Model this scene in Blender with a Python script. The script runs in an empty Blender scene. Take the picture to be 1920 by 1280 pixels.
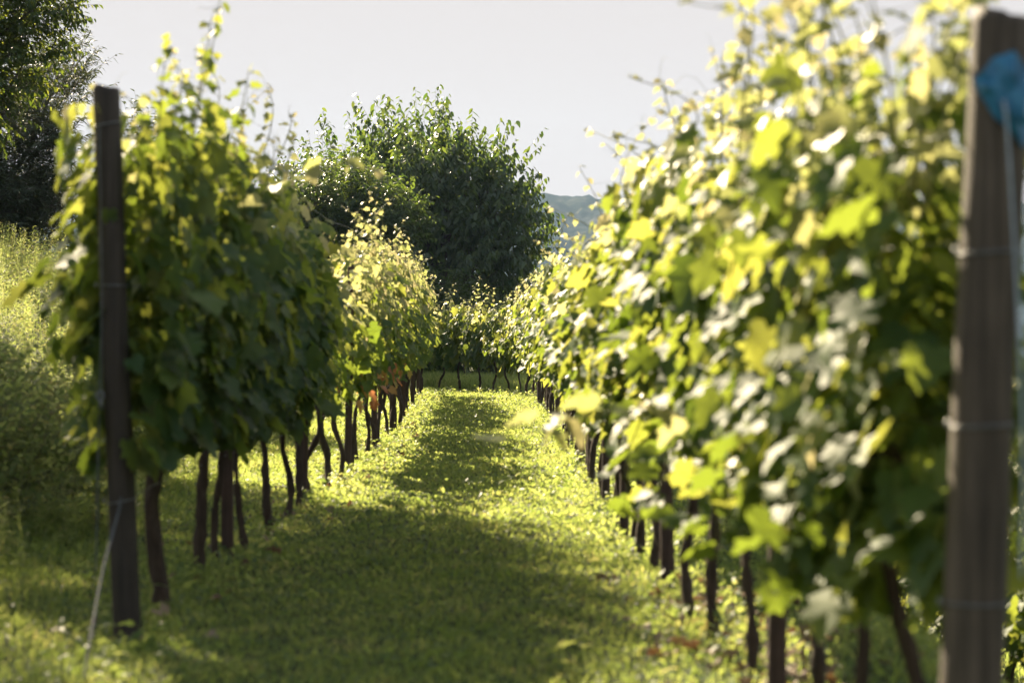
import bpy, math
import numpy as np
from mathutils import Vector

S = bpy.context.scene
C = S.collection
rad = math.radians
RNG = np.random.default_rng(11)

# ------------------------------------------------------------------ camera, sky, sun, exposure
cam = bpy.data.cameras.new('camera')
cam.sensor_width = 36.0
cam.lens = 85.0
cam.clip_start = 0.1
cam.clip_end = 5000.0
cam.dof.use_dof = True
cam.dof.focus_distance = 39.0
cam.dof.aperture_fstop = 3.4
cam.dof.aperture_blades = 0
cam_ob = bpy.data.objects.new('camera', cam)
C.objects.link(cam_ob)
cam_ob.location = (0.0, 0.0, 1.15)
cam_ob.rotation_euler = (rad(90.0 - 0.505), 0.0, 0.0)
S.camera = cam_ob

SUN_EL, SUN_AZ = 30.0, -25.5          # azimuth measured from +Y towards +X
wd = bpy.data.worlds.new('World')
S.world = wd
wd.use_nodes = True
wn, wl = wd.node_tree.nodes, wd.node_tree.links
bg = wn['Background']
sky = wn.new('ShaderNodeTexSky')
sky.sky_type = 'NISHITA'
sky.sun_disc = False
sky.sun_elevation = rad(SUN_EL)
sky.sun_rotation = rad(SUN_AZ)
sky.air_density = 1.0
sky.dust_density = 3.0
hz = wn.new('ShaderNodeMix')          # thin white evening overcast
hz.data_type = 'RGBA'
hz.inputs['Factor'].default_value = 0.25
hz.inputs['B'].default_value = (3.4, 3.1, 2.95, 1)
cap = wn.new('ShaderNodeVectorMath')
cap.operation = 'MINIMUM'
cap.inputs[1].default_value = (2.37, 2.18, 2.12)
wl.new(sky.outputs[0], hz.inputs['A'])
wl.new(hz.outputs['Result'], cap.inputs[0])
wl.new(cap.outputs[0], bg.inputs['Color'])
bg.inputs['Strength'].default_value = 0.075

sl = bpy.data.lights.new('sun', 'SUN')
sl.energy = 4.8
sl.angle = rad(0.53)
sl.color = (1.0, 0.83, 0.57)
so = bpy.data.objects.new('sun', sl)
C.objects.link(so)
ce = math.cos(rad(SUN_EL))
TO_SUN = Vector((math.sin(rad(SUN_AZ)) * ce, math.cos(rad(SUN_AZ)) * ce, math.sin(rad(SUN_EL))))
so.rotation_euler = (-TO_SUN).to_track_quat('-Z', 'Y').to_euler()
so.location = (-20, 40, 25)

S.view_settings.view_transform = 'Standard'
S.view_settings.look = 'None'
S.view_settings.exposure = 2.1
S.view_settings.gamma = 1.0
S.render.engine = 'CYCLES'
cy = S.cycles
cy.use_denoising = True
cy.max_bounces = 7
cy.diffuse_bounces = 3
cy.glossy_bounces = 2
cy.transmission_bounces = 5
cy.volume_bounces = 1
cy.caustics_reflective = False
cy.caustics_refractive = False
cy.sample_clamp_indirect = 6.0

# ------------------------------------------------------------------ helpers
def norm(a):
    return a / np.maximum(np.linalg.norm(a, axis=-1, keepdims=True), 1e-9)

class MB:
    """collects triangles; build() links them as one mesh object"""
    def __init__(self):
        self.v, self.f, self.n = [], [], 0
    def add(self, V, F):
        V = np.asarray(V, float).reshape(-1, 3)
        F = np.asarray(F, int).reshape(-1, 3)
        self.v.append(V)
        self.f.append(F + self.n)
        self.n += len(V)
        return self
    def mesh(self, name, mat, smooth=True):
        V = np.concatenate(self.v) if self.v else np.zeros((0, 3))
        F = np.concatenate(self.f) if self.f else np.zeros((0, 3), int)
        me = bpy.data.meshes.new(name)
        me.vertices.add(len(V))
        me.vertices.foreach_set('co', V.astype(np.float32).ravel())
        me.loops.add(len(F) * 3)
        me.loops.foreach_set('vertex_index', F.astype(np.int32).ravel())
        me.polygons.add(len(F))
        me.polygons.foreach_set('loop_start', np.arange(0, len(F) * 3, 3, dtype=np.int32))
        me.polygons.foreach_set('use_smooth', np.full(len(F), smooth))
        me.update(calc_edges=True)
        me.materials.append(mat)
        return me
    def build(self, name, mat, parent=None, smooth=True):
        o = bpy.data.objects.new(name, self.mesh(name, mat, smooth))
        C.objects.link(o)
        if parent:
            o.parent = parent
        return o

def tag(o, label, cat, group=None, kind=None):
    o['label'] = label
    o['category'] = cat
    if group:
        o['group'] = group
    if kind:
        o['kind'] = kind
    return o

def empty(name, loc, rz=0.0):
    o = bpy.data.objects.new(name, None)
    o.empty_display_size = 0.2
    C.objects.link(o)
    o.location = loc
    o.rotation_euler = (0, 0, rz)
    return o

def tube(path, radii, sides=8, cap_ends=True, squash=1.0):
    """tapered tube along a polyline -> V, F"""
    P = np.asarray(path, float)
    n = len(P)
    R = np.broadcast_to(np.asarray(radii, float), (n,))
    T = norm(np.gradient(P, axis=0))
    ref = np.array([1.0, 0, 0]) if abs(T[0, 0]) < 0.8 else np.array([0, 1.0, 0])
    V = []
    a = np.arange(sides) * 2 * np.pi / sides + np.pi / sides
    for i in range(n):
        u = ref - T[i] * np.dot(ref, T[i])
        u /= np.linalg.norm(u)
        w = np.cross(T[i], u)
        V.append(P[i] + R[i] * (np.outer(np.cos(a), u) + squash * np.outer(np.sin(a), w)))
        ref = u
    V = np.concatenate(V)
    F = []
    for i in range(n - 1):
        for k in range(sides):
            k2 = (k + 1) % sides
            p, q, r, s = i * sides + k, i * sides + k2, (i + 1) * sides + k2, (i + 1) * sides + k
            F += [(p, q, r), (p, r, s)]
    if cap_ends:
        V = np.vstack([V, P[0], P[-1]])
        c0, c1 = n * sides, n * sides + 1
        for k in range(sides):
            k2 = (k + 1) % sides
            F += [(c0, k2, k), (c1, (n - 1) * sides + k, (n - 1) * sides + k2)]
    return V, F

def smooth_path(pts, n):
    P = np.asarray(pts, float)
    t = np.linspace(0, len(P) - 1, n)
    k = np.arange(len(P))
    # Catmull-Rom
    out = []
    for x in t:
        i = min(int(x), len(P) - 2)
        f = x - i
        p0, p1, p2, p3 = P[max(i - 1, 0)], P[i], P[i + 1], P[min(i + 2, len(P) - 1)]
        out.append(0.5 * ((2 * p1) + (-p0 + p2) * f + (2 * p0 - 5 * p1 + 4 * p2 - p3) * f * f + (-p0 + 3 * p1 - 3 * p2 + p3) * f ** 3))
    return np.array(out)

def leaf_template(right, mid=(0.0, 0.34)):
    """half outline (x >= 0, base to tip) -> full leaf fan round a point on the midrib"""
    r = list(right)
    pts = r + [(-x, y) for x, y in reversed(r[1:-1])]
    V = np.array([(mid[0], mid[1], 0)] + [(x, y, 0) for x, y in pts], float)
    m = len(pts)
    F = np.array([(0, 1 + i, 1 + (i + 1) % m) for i in range(m)])
    return V, F

VINE_LEAF = leaf_template([(0, 0.0), (0.17, -0.17), (0.40, -0.12), (0.55, 0.10), (0.44, 0.24), (0.61, 0.52), (0.47, 0.55),
                           (0.33, 0.58), (0.26, 0.78), (0.13, 0.88), (0, 1.03)])
OVAL_LEAF = leaf_template([(0, 0), (0.15, 0.12), (0.23, 0.36), (0.19, 0.62), (0.08, 0.86), (0, 1.0)], (0, 0.45))
NARROW_LEAF = leaf_template([(0, 0), (0.085, 0.3), (0.07, 0.65), (0, 1.0)], (0, 0.45))

def leaves(tmpl, P, tip, nrm, size, rng, fold=0.20, droop=0.27, wave=0.045):
    """one leaf per point: tip direction, face normal, size -> V, F"""
    TV, TF = tmpl
    n, k = len(P), len(TV)
    y = norm(np.asarray(tip, float))
    z = norm(nrm - y * np.sum(nrm * y, axis=1, keepdims=True))
    x = np.cross(y, z)
    sz = np.broadcast_to(np.asarray(size, float), (n,))
    L = np.repeat(TV[None], n, 0)
    fo = fold * rng.uniform(-0.3, 1.6, (n, 1))
    dr = droop * rng.uniform(-0.3, 1.8, (n, 1))
    L[:, :, 2] = fo * np.abs(L[:, :, 0]) - dr * L[:, :, 1] ** 2 + wave * rng.normal(size=(n, k))
    L[:, :, 0] *= rng.uniform(0.85, 1.12, (n, 1))
    L *= sz[:, None, None]
    V = P[:, None, :] + L[:, :, 0:1] * x[:, None] + L[:, :, 1:2] * y[:, None] + L[:, :, 2:3] * z[:, None]
    F = TF[None] + (np.arange(n) * k)[:, None, None]
    return V.reshape(-1, 3), F.reshape(-1, 3)

# ------------------------------------------------------------------ materials
def new_mat(name):
    m = bpy.data.materials.new(name)
    m.use_nodes = True
    nt = m.node_tree
    nt.nodes.clear()
    out = nt.nodes.new('ShaderNodeOutputMaterial')
    return m, nt.nodes, nt.links, out

def ramp(nodes, stops):
    r = nodes.new('ShaderNodeValToRGB')
    e = r.color_ramp.elements
    while len(e) < len(stops):
        e.new(0.5)
    for i, (p, c) in enumerate(stops):
        e[i].position = p
        e[i].color = (*c, 1)
    return r

def leaf_mat(name, refl, trans, mix=0.45, rough=0.34, spec=0.5, rough_var=0.1, patch=0.0):
    m, N, L, out = new_mat(name)
    g = N.new('ShaderNodeNewGeometry')
    r1 = ramp(N, refl)
    r2 = ramp(N, trans)
    tc = N.new('ShaderNodeTexCoord')
    fac = g.outputs['Random Per Island']
    if patch:
        pn = N.new('ShaderNodeTexNoise')
        pn.inputs['Scale'].default_value = 2.2
        pn.inputs['Detail'].default_value = 4.0
        L.new(tc.outputs['Object'], pn.inputs['Vector'])
        pm = N.new('ShaderNodeMapRange')
        pm.inputs['From Min'].default_value = 0.33
        pm.inputs['From Max'].default_value = 0.67
        L.new(pn.outputs['Fac'], pm.inputs['Value'])
        mixf = N.new('ShaderNodeMix')
        mixf.inputs['Factor'].default_value = patch
        L.new(fac, mixf.inputs['A'])
        L.new(pm.outputs[0], mixf.inputs['B'])
        fac = mixf.outputs['Result']
    L.new(fac, r1.inputs[0])
    L.new(fac, r2.inputs[0])
    no = N.new('ShaderNodeTexNoise')
    no.inputs['Scale'].default_value = 35.0
    no.inputs['Detail'].default_value = 3.0
    L.new(tc.outputs['Object'], no.inputs['Vector'])
    mr = N.new('ShaderNodeMapRange')
    mr.inputs['From Min'].default_value = 0.3
    mr.inputs['From Max'].default_value = 0.7
    mr.inputs['To Min'].default_value = rough - rough_var
    mr.inputs['To Max'].default_value = rough + rough_var
    L.new(no.outputs['Fac'], mr.inputs['Value'])
    p = N.new('ShaderNodeBsdfPrincipled')
    p.inputs['Specular IOR Level'].default_value = spec
    L.new(r1.outputs[0], p.inputs['Base Color'])
    L.new(mr.outputs[0], p.inputs['Roughness'])
    t = N.new('ShaderNodeBsdfTranslucent')
    L.new(r2.outputs[0], t.inputs['Color'])
    mx = N.new('ShaderNodeMixShader')
    mx.inputs[0].default_value = mix
    L.new(p.outputs[0], mx.inputs[1])
    L.new(t.outputs[0], mx.inputs[2])
    L.new(mx.outputs[0], out.inputs['Surface'])
    return m

def wood_mat(name, c1, c2, c3, scale=14.0, stretch=0.06, rough=0.75, bump=0.5):
    m, N, L, out = new_mat(name)
    tc = N.new('ShaderNodeTexCoord')
    mp = N.new('ShaderNodeMapping')
    mp.inputs['Scale'].default_value = (1, 1, stretch)
    L.new(tc.outputs['Object'], mp.inputs['Vector'])
    n1 = N.new('ShaderNodeTexNoise')
    n1.inputs['Scale'].default_value = scale * 4
    n1.inputs['Detail'].default_value = 8
    n1.inputs['Roughness'].default_value = 0.7
    L.new(mp.outputs[0], n1.inputs['Vector'])
    n2 = N.new('ShaderNodeTexNoise')
    n2.inputs['Scale'].default_value = 6
    n2.inputs['Detail'].default_value = 4
    L.new(tc.outputs['Object'], n2.inputs['Vector'])
    r = ramp(N, [(0.30, c1), (0.52, c2), (0.75, c3)])
    L.new(n1.outputs['Fac'], r.inputs[0])
    mm = N.new('ShaderNodeMix')
    mm.data_type = 'RGBA'
    mm.blend_type = 'MULTIPLY'
    mm.inputs['Factor'].default_value = 0.6
    r3 = ramp(N, [(0.35, (0.5, 0.48, 0.46)), (0.65, (1, 1, 1))])
    L.new(n2.outputs['Fac'], r3.inputs[0])
    L.new(r.outputs[0], mm.inputs['A'])
    L.new(r3.outputs[0], mm.inputs['B'])
    p = N.new('ShaderNodeBsdfPrincipled')
    p.inputs['Roughness'].default_value = rough
    L.new(mm.outputs['Result'], p.inputs['Base Color'])
    b = N.new('ShaderNodeBump')
    b.inputs['Strength'].default_value = bump
    b.inputs['Distance'].default_value = 0.006
    L.new(n1.outputs['Fac'], b.inputs['Height'])
    L.new(b.outputs[0], p.inputs['Normal'])
    L.new(p.outputs[0], out.inputs['Surface'])
    return m

def plain_mat(name, c1, c2, rough, scale=20.0, metal=0.0):
    m, N, L, out = new_mat(name)
    tc = N.new('ShaderNodeTexCoord')
    n1 = N.new('ShaderNodeTexNoise')
    n1.inputs['Scale'].default_value = scale
    n1.inputs['Detail'].default_value = 5
    L.new(tc.outputs['Object'], n1.inputs['Vector'])
    r = ramp(N, [(0.35, c1), (0.65, c2)])
    L.new(n1.outputs['Fac'], r.inputs[0])
    p = N.new('ShaderNodeBsdfPrincipled')
    p.inputs['Roughness'].default_value = rough
    p.inputs['Metallic'].default_value = metal
    L.new(r.outputs[0], p.inputs['Base Color'])
    L.new(p.outputs[0], out.inputs['Surface'])
    return m

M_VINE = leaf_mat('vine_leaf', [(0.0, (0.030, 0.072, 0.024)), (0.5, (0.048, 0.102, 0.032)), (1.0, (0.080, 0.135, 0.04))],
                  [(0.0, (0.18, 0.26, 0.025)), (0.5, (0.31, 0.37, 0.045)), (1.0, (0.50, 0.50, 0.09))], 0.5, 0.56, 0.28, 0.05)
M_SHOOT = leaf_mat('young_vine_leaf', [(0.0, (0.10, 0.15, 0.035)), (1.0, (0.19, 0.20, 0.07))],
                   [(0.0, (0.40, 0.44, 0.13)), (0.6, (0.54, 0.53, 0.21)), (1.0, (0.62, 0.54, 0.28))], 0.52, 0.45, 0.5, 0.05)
M_RED = leaf_mat('reddened_vine_leaf', [(0.0, (0.26, 0.07, 0.04)), (0.5, (0.30, 0.13, 0.05)), (1.0, (0.22, 0.19, 0.05))],
                 [(0.0, (0.72, 0.22, 0.10)), (0.5, (0.75, 0.42, 0.16)), (1.0, (0.66, 0.56, 0.12))], 0.5, 0.42, 0.4)
M_CHERRY = leaf_mat('cherry_leaf', [(0.0, (0.024, 0.052, 0.020)), (1.0, (0.050, 0.082, 0.030))],
                    [(0.0, (0.12, 0.22, 0.025)), (1.0, (0.28, 0.36, 0.05))], 0.36, 0.34, 0.6)
M_WILLOW = leaf_mat('dark_narrow_leaf', [(0.0, (0.022, 0.036, 0.018)), (1.0, (0.05, 0.065, 0.035))],
                    [(0.0, (0.07, 0.10, 0.02)), (1.0, (0.15, 0.17, 0.05))], 0.3, 0.42, 0.4)
M_BROAD = leaf_mat('broad_tree_leaf', [(0.0, (0.030, 0.060, 0.018)), (1.0, (0.06, 0.10, 0.03))],
                   [(0.0, (0.10, 0.16, 0.015)), (0.7, (0.20, 0.26, 0.03)), (1.0, (0.40, 0.42, 0.05))], 0.42, 0.38, 0.5)
M_WEED = leaf_mat('weed_leaf', [(0.0, (0.08, 0.12, 0.035)), (0.8, (0.11, 0.15, 0.05)), (1.0, (0.15, 0.15, 0.05))],
                  [(0.0, (0.38, 0.48, 0.10)), (0.8, (0.56, 0.60, 0.19)), (1.0, (0.65, 0.56, 0.20))], 0.52, 0.6, 0.2)
M_GRASS = leaf_mat('grass_blade', [(0.0, (0.030, 0.078, 0.030)), (0.7, (0.064, 0.122, 0.048)), (0.93, (0.14, 0.17, 0.07)), (1.0, (0.24, 0.19, 0.09))],
                   [(0.0, (0.30, 0.43, 0.07)), (0.7, (0.52, 0.58, 0.14)), (0.93, (0.73, 0.68, 0.22)), (1.0, (0.6, 0.5, 0.2))], 0.55, 0.5, 0.35, 0.1, 0.4)
M_STEM = plain_mat('green_stem', (0.10, 0.13, 0.03), (0.20, 0.19, 0.06), 0.6)
M_BARK = wood_mat('vine_bark', (0.030, 0.018, 0.012), (0.065, 0.040, 0.028), (0.12, 0.085, 0.06), 18, 0.12, 0.9, 1.0)
M_TREEBARK = wood_mat('tree_bark', (0.04, 0.03, 0.025), (0.09, 0.07, 0.055), (0.16, 0.13, 0.10), 6, 0.2, 0.9, 1.0)
M_POST = wood_mat('weathered_post_wood', (0.016, 0.011, 0.008), (0.076, 0.056, 0.043), (0.18, 0.14, 0.113), 12, 0.04, 0.72, 0.8)
M_SHADEDPOST = wood_mat('shaded_post_wood', (0.014, 0.010, 0.008), (0.042, 0.031, 0.026), (0.085, 0.066, 0.056), 12, 0.04, 0.78, 0.9)  # same post wood with tree shade painted in, for the left end post
M_STAKE = wood_mat('brown_post_wood', (0.035, 0.020, 0.016), (0.075, 0.042, 0.033), (0.13, 0.08, 0.062), 12, 0.05, 0.8, 0.8)
M_RAIL = wood_mat('grey_rail_wood', (0.04, 0.03, 0.024), (0.07, 0.055, 0.043), (0.11, 0.09, 0.07), 12, 0.05, 0.8, 0.6)
M_WIRE = plain_mat('galvanised_wire', (0.11, 0.112, 0.12), (0.20, 0.20, 0.21), 0.45, 60, 0.6)
M_ROPE = plain_mat('grey_cord', (0.05, 0.056, 0.062), (0.10, 0.108, 0.118), 0.8, 120)
M_TWINE = plain_mat('pale_blue_twine', (0.22, 0.27, 0.34), (0.32, 0.38, 0.46), 0.6, 90)
M_BLUE = plain_mat('blue_plastic', (0.008, 0.10, 0.22), (0.015, 0.17, 0.33), 0.42, 30)
M_GRAPE = leaf_mat('green_grape', [(0.0, (0.06, 0.10, 0.03)), (1.0, (0.10, 0.13, 0.05))],
                   [(0.0, (0.2, 0.26, 0.05)), (1.0, (0.28, 0.3, 0.08))], 0.3, 0.35, 0.5)

M_LITTER = leaf_mat('dry_leaf', [(0.0, (0.12, 0.07, 0.04)), (0.6, (0.22, 0.15, 0.10)), (1.0, (0.32, 0.25, 0.18))],
                    [(0.0, (0.20, 0.10, 0.04)), (1.0, (0.36, 0.24, 0.12))], 0.2, 0.7, 0.2)

def ground_mat():
    m, N, L, out = new_mat('turf_soil')
    tc = N.new('ShaderNodeTexCoord')
    n1 = N.new('ShaderNodeTexNoise')
    n1.inputs['Scale'].default_value = 1.3
    n1.inputs['Detail'].default_value = 9
    n1.inputs['Roughness'].default_value = 0.7
    L.new(tc.outputs['Object'], n1.inputs['Vector'])
    n2 = N.new('ShaderNodeTexNoise')
    n2.inputs['Scale'].default_value = 60
    n2.inputs['Detail'].default_value = 4
    L.new(tc.outputs['Object'], n2.inputs['Vector'])
    r = ramp(N, [(0.32, (0.035, 0.045, 0.012)), (0.5, (0.05, 0.075, 0.018)), (0.66, (0.08, 0.085, 0.03))])
    L.new(n1.outputs['Fac'], r.inputs[0])
    r2 = ramp(N, [(0.35, (0.45, 0.45, 0.4)), (0.65, (1, 1, 1))])
    L.new(n2.outputs['Fac'], r2.inputs[0])
    mm = N.new('ShaderNodeMix')
    mm.data_type = 'RGBA'
    mm.blend_type = 'MULTIPLY'
    mm.inputs['Factor'].default_value = 1.0
    L.new(r.outputs[0], mm.inputs['A'])
    L.new(r2.outputs[0], mm.inputs['B'])
    p = N.new('ShaderNodeBsdfPrincipled')
    p.inputs['Roughness'].default_value = 0.95
    p.inputs['Specular IOR Level'].default_value = 0.15
    L.new(mm.outputs['Result'], p.inputs['Base Color'])
    L.new(p.outputs[0], out.inputs['Surface'])
    return m

def hill_mat():
    m, N, L, out = new_mat('wooded_hill')
    tc = N.new('ShaderNodeTexCoord')
    n1 = N.new('ShaderNodeTexNoise')
    n1.inputs['Scale'].default_value = 0.05
    n1.inputs['Detail'].default_value = 10
    n1.inputs['Roughness'].default_value = 0.75
    L.new(tc.outputs['Object'], n1.inputs['Vector'])
    r = ramp(N, [(0.35, (0.010, 0.016, 0.014)), (0.52, (0.022, 0.030, 0.022)), (0.62, (0.055, 0.058, 0.048)), (0.75, (0.17, 0.16, 0.15))])
    L.new(n1.outputs['Fac'], r.inputs[0])
    p = N.new('ShaderNodeBsdfPrincipled')
    p.inputs['Roughness'].default_value = 1.0
    p.inputs['Specular IOR Level'].default_value = 0.0
    L.new(r.outputs[0], p.inputs['Base Color'])
    L.new(p.outputs[0], out.inputs['Surface'])
    return m

# ------------------------------------------------------------------ terrain
def sstep(a, b, x):
    t = np.clip((x - a) / (b - a), 0, 1)
    return t * t * (3 - 2 * t)

def gz(x, y):
    """ground height"""
    x, y = np.asarray(x, float), np.asarray(y, float)
    near = sstep(60, 46, y)
    bank = 1.68 * sstep(-2.0, -6.6, x) * (0.8 + 0.2 * sstep(9, 20, y)) * near
    bank = bank + 0.05 * np.clip(-x - 6.6, 0, 8) * near
    drop = -1.5 * sstep(1.25, 3.3, x) * near
    rough = 0.018 * np.sin(x * 3.1 + 1.0 * np.sin(y * 0.8)) * np.sin(y * 1.3 + 0.4) * near
    far = -0.02 * np.clip(y - 70, 0, 900)
    return bank + drop + rough + far

def build_ground():
    xs = np.concatenate([-np.geomspace(1500, 9, 26), np.linspace(-8.5, 6, 88), np.geomspace(6.5, 1500, 26)])
    ys = np.concatenate([np.linspace(-30, 3, 12), np.linspace(3.5, 48, 130), np.geomspace(49, 1300, 36)])
    X, Y = np.meshgrid(xs, ys)
    Z = gz(X, Y)
    V = np.stack([X, Y, Z], -1).reshape(-1, 3)
    nx, ny = len(xs), len(ys)
    i, j = np.meshgrid(np.arange(nx - 1), np.arange(ny - 1))
    a = (j * nx + i).ravel()
    F = np.concatenate([np.stack([a, a + 1, a + nx + 1], 1), np.stack([a, a + nx + 1, a + nx], 1)])
    o = MB().add(V, F).build('ground', ground_mat())
    o['kind'] = 'structure'

build_ground()

def build_hills():
    rng = np.random.default_rng(5)
    mb = MB()
    xs = np.linspace(-420, 520, 240)
    prof = np.zeros_like(xs)
    for k in range(1, 26):
        prof += rng.normal() * 9.0 / k ** 1.15 * np.sin(xs * 0.0105 * k + rng.uniform(0, 6.28))
    cres = rng.normal(size=len(xs)) * 0.9
    rows = []
    ts = np.linspace(0, 1, 26)
    for t in ts:
        top = 63 + 0.5 * prof + (cres * (t > 0.4))
        rows.append(np.stack([xs, 950 + 320 * t + 0 * xs, -24 + (top + 24) * np.sin(t * np.pi * 0.5) ** 1.1 + rng.normal(size=len(xs)) * 1.1 * (t > 0.02)], -1))
    V = np.concatenate(rows)
    nx, ny = len(xs), len(ts)
    i, j = np.meshgrid(np.arange(nx - 1), np.arange(ny - 1))
    a = (j * nx + i).ravel()
    F = np.concatenate([np.stack([a, a + 1, a + nx + 1], 1), np.stack([a, a + nx + 1, a + nx], 1)])
    o = mb.add(V, F).build('hills', hill_mat())
    o['kind'] = 'structure'

build_hills()

# ------------------------------------------------------------------ rows
LEFT_ROW = np.array([(-1.42, 8.0), (-1.41, 8.76), (-1.38, 11.7), (-1.29, 14.9), (-1.23, 18.1), (-1.21, 21.3), (-1.23, 24.8), (-1.27, 28.2), (-1.33, 33.0), (-1.42, 37.5)])
RIGHT_ROW = np.array([(1.02, 4.2), (0.985, 5.05), (0.80, 7.4), (0.66, 10.2), (0.60, 12.5), (0.58, 14.9), (0.555, 19.3), (0.50, 25.0), (0.44, 30.0), (0.34, 35.0),
                      (0.17, 36.6), (-0.20, 38.0), (-0.85, 39.6), (-1.6, 41.0), (-2.6, 42.6)])
LOWER_ROW = np.array([(3.05, 8.5), (2.95, 14.0), (2.9, 24.0)])

def row_at(row, y):
    return np.array([np.interp(y, row[:, 1], row[:, 0]), y])

def row_angle(row, y):
    a, b = row_at(row, y - 0.3), row_at(row, y + 0.3)
    return -math.atan2(b[0] - a[0], b[1] - a[1])      # rz turning +Y onto the row direction

def canopy(rng, length, zb, zt, T, n, size=0.112, young_top=0.0, side_bias=0.0):
    """leaves of one vine: x across the row, y along it"""
    y = rng.uniform(-length / 2 - 0.08, length / 2 + 0.08, n)
    ph = rng.uniform(0, 6.28, 6)
    lump_b = 0.10 * np.sin(y * 7 + ph[0]) + 0.07 * np.sin(y * 15 + ph[1])
    lump_t = 0.08 * np.sin(y * 6 + ph[2]) + 0.07 * np.sin(y * 13 + ph[3])
    u = rng.beta(1.05, 1.35, n)
    z = (zb + lump_b) + u * ((zt + lump_t) - (zb + lump_b))
    s = np.where(rng.random(n) < 0.5 + side_bias, 1.0, -1.0)
    prof = T * (np.where(u < 0.3, 0.42 + 1.7 * u, 0.93) + 0.07 - 0.30 * np.clip(u - 0.6, 0, 1))
    lump = 1 + 0.25 * np.sin(y * 9 + z * 5 + ph[4]) + 0.2 * np.sin(z * 11 + ph[5])
    d = rng.random(n) ** 0.55
    x = s * prof * lump * d
    out = np.stack([s * (0.35 + 0.65 * d), rng.normal(size=n) * 0.25 - 0.15, np.full(n, 0.6)], -1)
    nr = norm(out + rng.normal(size=(n, 3)) * 0.36)
    tip = norm(np.stack([s * 0.55 + rng.normal(size=n) * 0.35, rng.normal(size=n) * 0.6, -0.75 + rng.normal(size=n) * 0.35], -1))
    sz = size * rng.uniform(0.42, 1.28, n) * (1 - 0.22 * u ** 3)
    return np.stack([x, y, z], -1), tip, nr, sz

def shoot_geo(rng, path, nleaf, s0, s1):
    """a leafy shoot: stem V,F and leaf V,F"""
    P = smooth_path(path, 14)
    st = tube(P, np.linspace(0.0042, 0.0014, len(P)), 5)
    t = np.linspace(0.10, 1.0, nleaf)
    idx = t * (len(P) - 1)
    i0 = np.minimum(idx.astype(int), len(P) - 2)
    B = P[i0] + (P[i0 + 1] - P[i0]) * (idx - i0)[:, None]
    ang = np.arange(nleaf) * np.pi + rng.uniform(0, 6.28) + rng.normal(size=nleaf) * 0.6
    side = np.stack([np.cos(ang), np.sin(ang), rng.uniform(-0.15, 0.5, nleaf)], -1)
    size = s0 + (s1 - s0) * t
    B = B + side * size[:, None] * 0.55          # petiole length
    tip = norm(side + np.array([0, 0, -0.55]) + rng.normal(size=(nleaf, 3)) * 0.35)
    nr = norm(np.stack([side[:, 0] * .4, side[:, 1] * .4, np.full(nleaf, 0.9)], -1) + rng.normal(size=(nleaf, 3)) * 0.45)
    lv = leaves(VINE_LEAF, B, tip, nr, size, rng, 0.25, 0.3, 0.05)
    pet = MB()
    for k in range(nleaf):
        a = B[k] - side[k] * size[k] * 0.55
        pet.add(*tube([a, (a + B[k]) / 2 + np.array([0, 0, .006]), B[k]], 0.0011, 4, False))
    # curled tendrils near the tip
    for k in range(3):
        a = P[int(len(P) * (0.45 + 0.18 * k))]
        w = norm(rng.normal(size=3) + np.array([0, 0, 0.6]))
        pet.add(*tube([a, a + w * 0.05, a + w * 0.10 + np.array([0.012, 0, 0.012]), a + w * 0.13 + np.array([0.03, 0.01, 0])], [0.0011, 0.0009, 0.0007, 0.0004], 4, False))
    return st, lv, pet

FOLIAGE = {}

def foliage_mesh(key, seed, length, zb, zt, T, n, y0=0.45):
    if key not in FOLIAGE:
        rng = np.random.default_rng(seed)
        P, tip, nr, sz = canopy(rng, length, zb, zt, T, n)
        young = rng.random(n) < np.clip((P[:, 2] - (zb + y0 * (zt - zb))) / (0.75 * (zt - zb)), 0.03, 1.0)  # young tops; their pale share also paints in sunlit leaves
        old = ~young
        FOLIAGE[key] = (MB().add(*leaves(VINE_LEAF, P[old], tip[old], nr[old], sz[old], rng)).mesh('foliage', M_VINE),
                        MB().add(*leaves(VINE_LEAF, P[young], tip[young], nr[young], sz[young] * 0.82, rng, 0.2, 0.25, 0.045)).mesh('young_sunlit_foliage', M_SHOOT))
    return FOLIAGE[key]

def trunk_mesh(rng, zt, r, bend=None, lean=0.0):
    b = bend if bend is not None else [(0, 0), (rng.normal() * 0.03, rng.normal() * 0.05), (rng.normal() * 0.03, rng.normal() * 0.06), (rng.normal() * 0.025, rng.normal() * 0.04), (0, 0)]
    zs = np.linspace(-0.06, zt, len(b))
    P = smooth_path([(q[0], q[1], z) for q, z in zip(b, zs)], 22)
    R = r * (1.0 - 0.22 * np.linspace(0, 1, 22)) + 0.0022 * rng.normal(size=22)
    R[:4] *= np.array([1.45, 1.32, 1.18, 1.06])
    R[-3:] *= np.array([1.1, 1.25, 1.2])
    V, F = tube(P, R, 9)
    V[:22 * 9] += rng.normal(size=(22 * 9, 3)) * r * 0.17
    return MB().add(V, F)

def add_cane(rng, root, length, z):
    mb = MB()
    for s in (-1, 1):
        mb.add(*tube(smooth_path([(0, 0, z - .03), (0.01, s * length * 0.16, z + 0.045), (-0.01, s * length * 0.34, z + 0.05), (0.0, s * length * 0.5, z + 0.03)], 10),
                     np.linspace(0.012, 0.006, 10), 6))
    mb.build('cane', M_BARK, root)

SHOOT_BANK = {}

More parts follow.
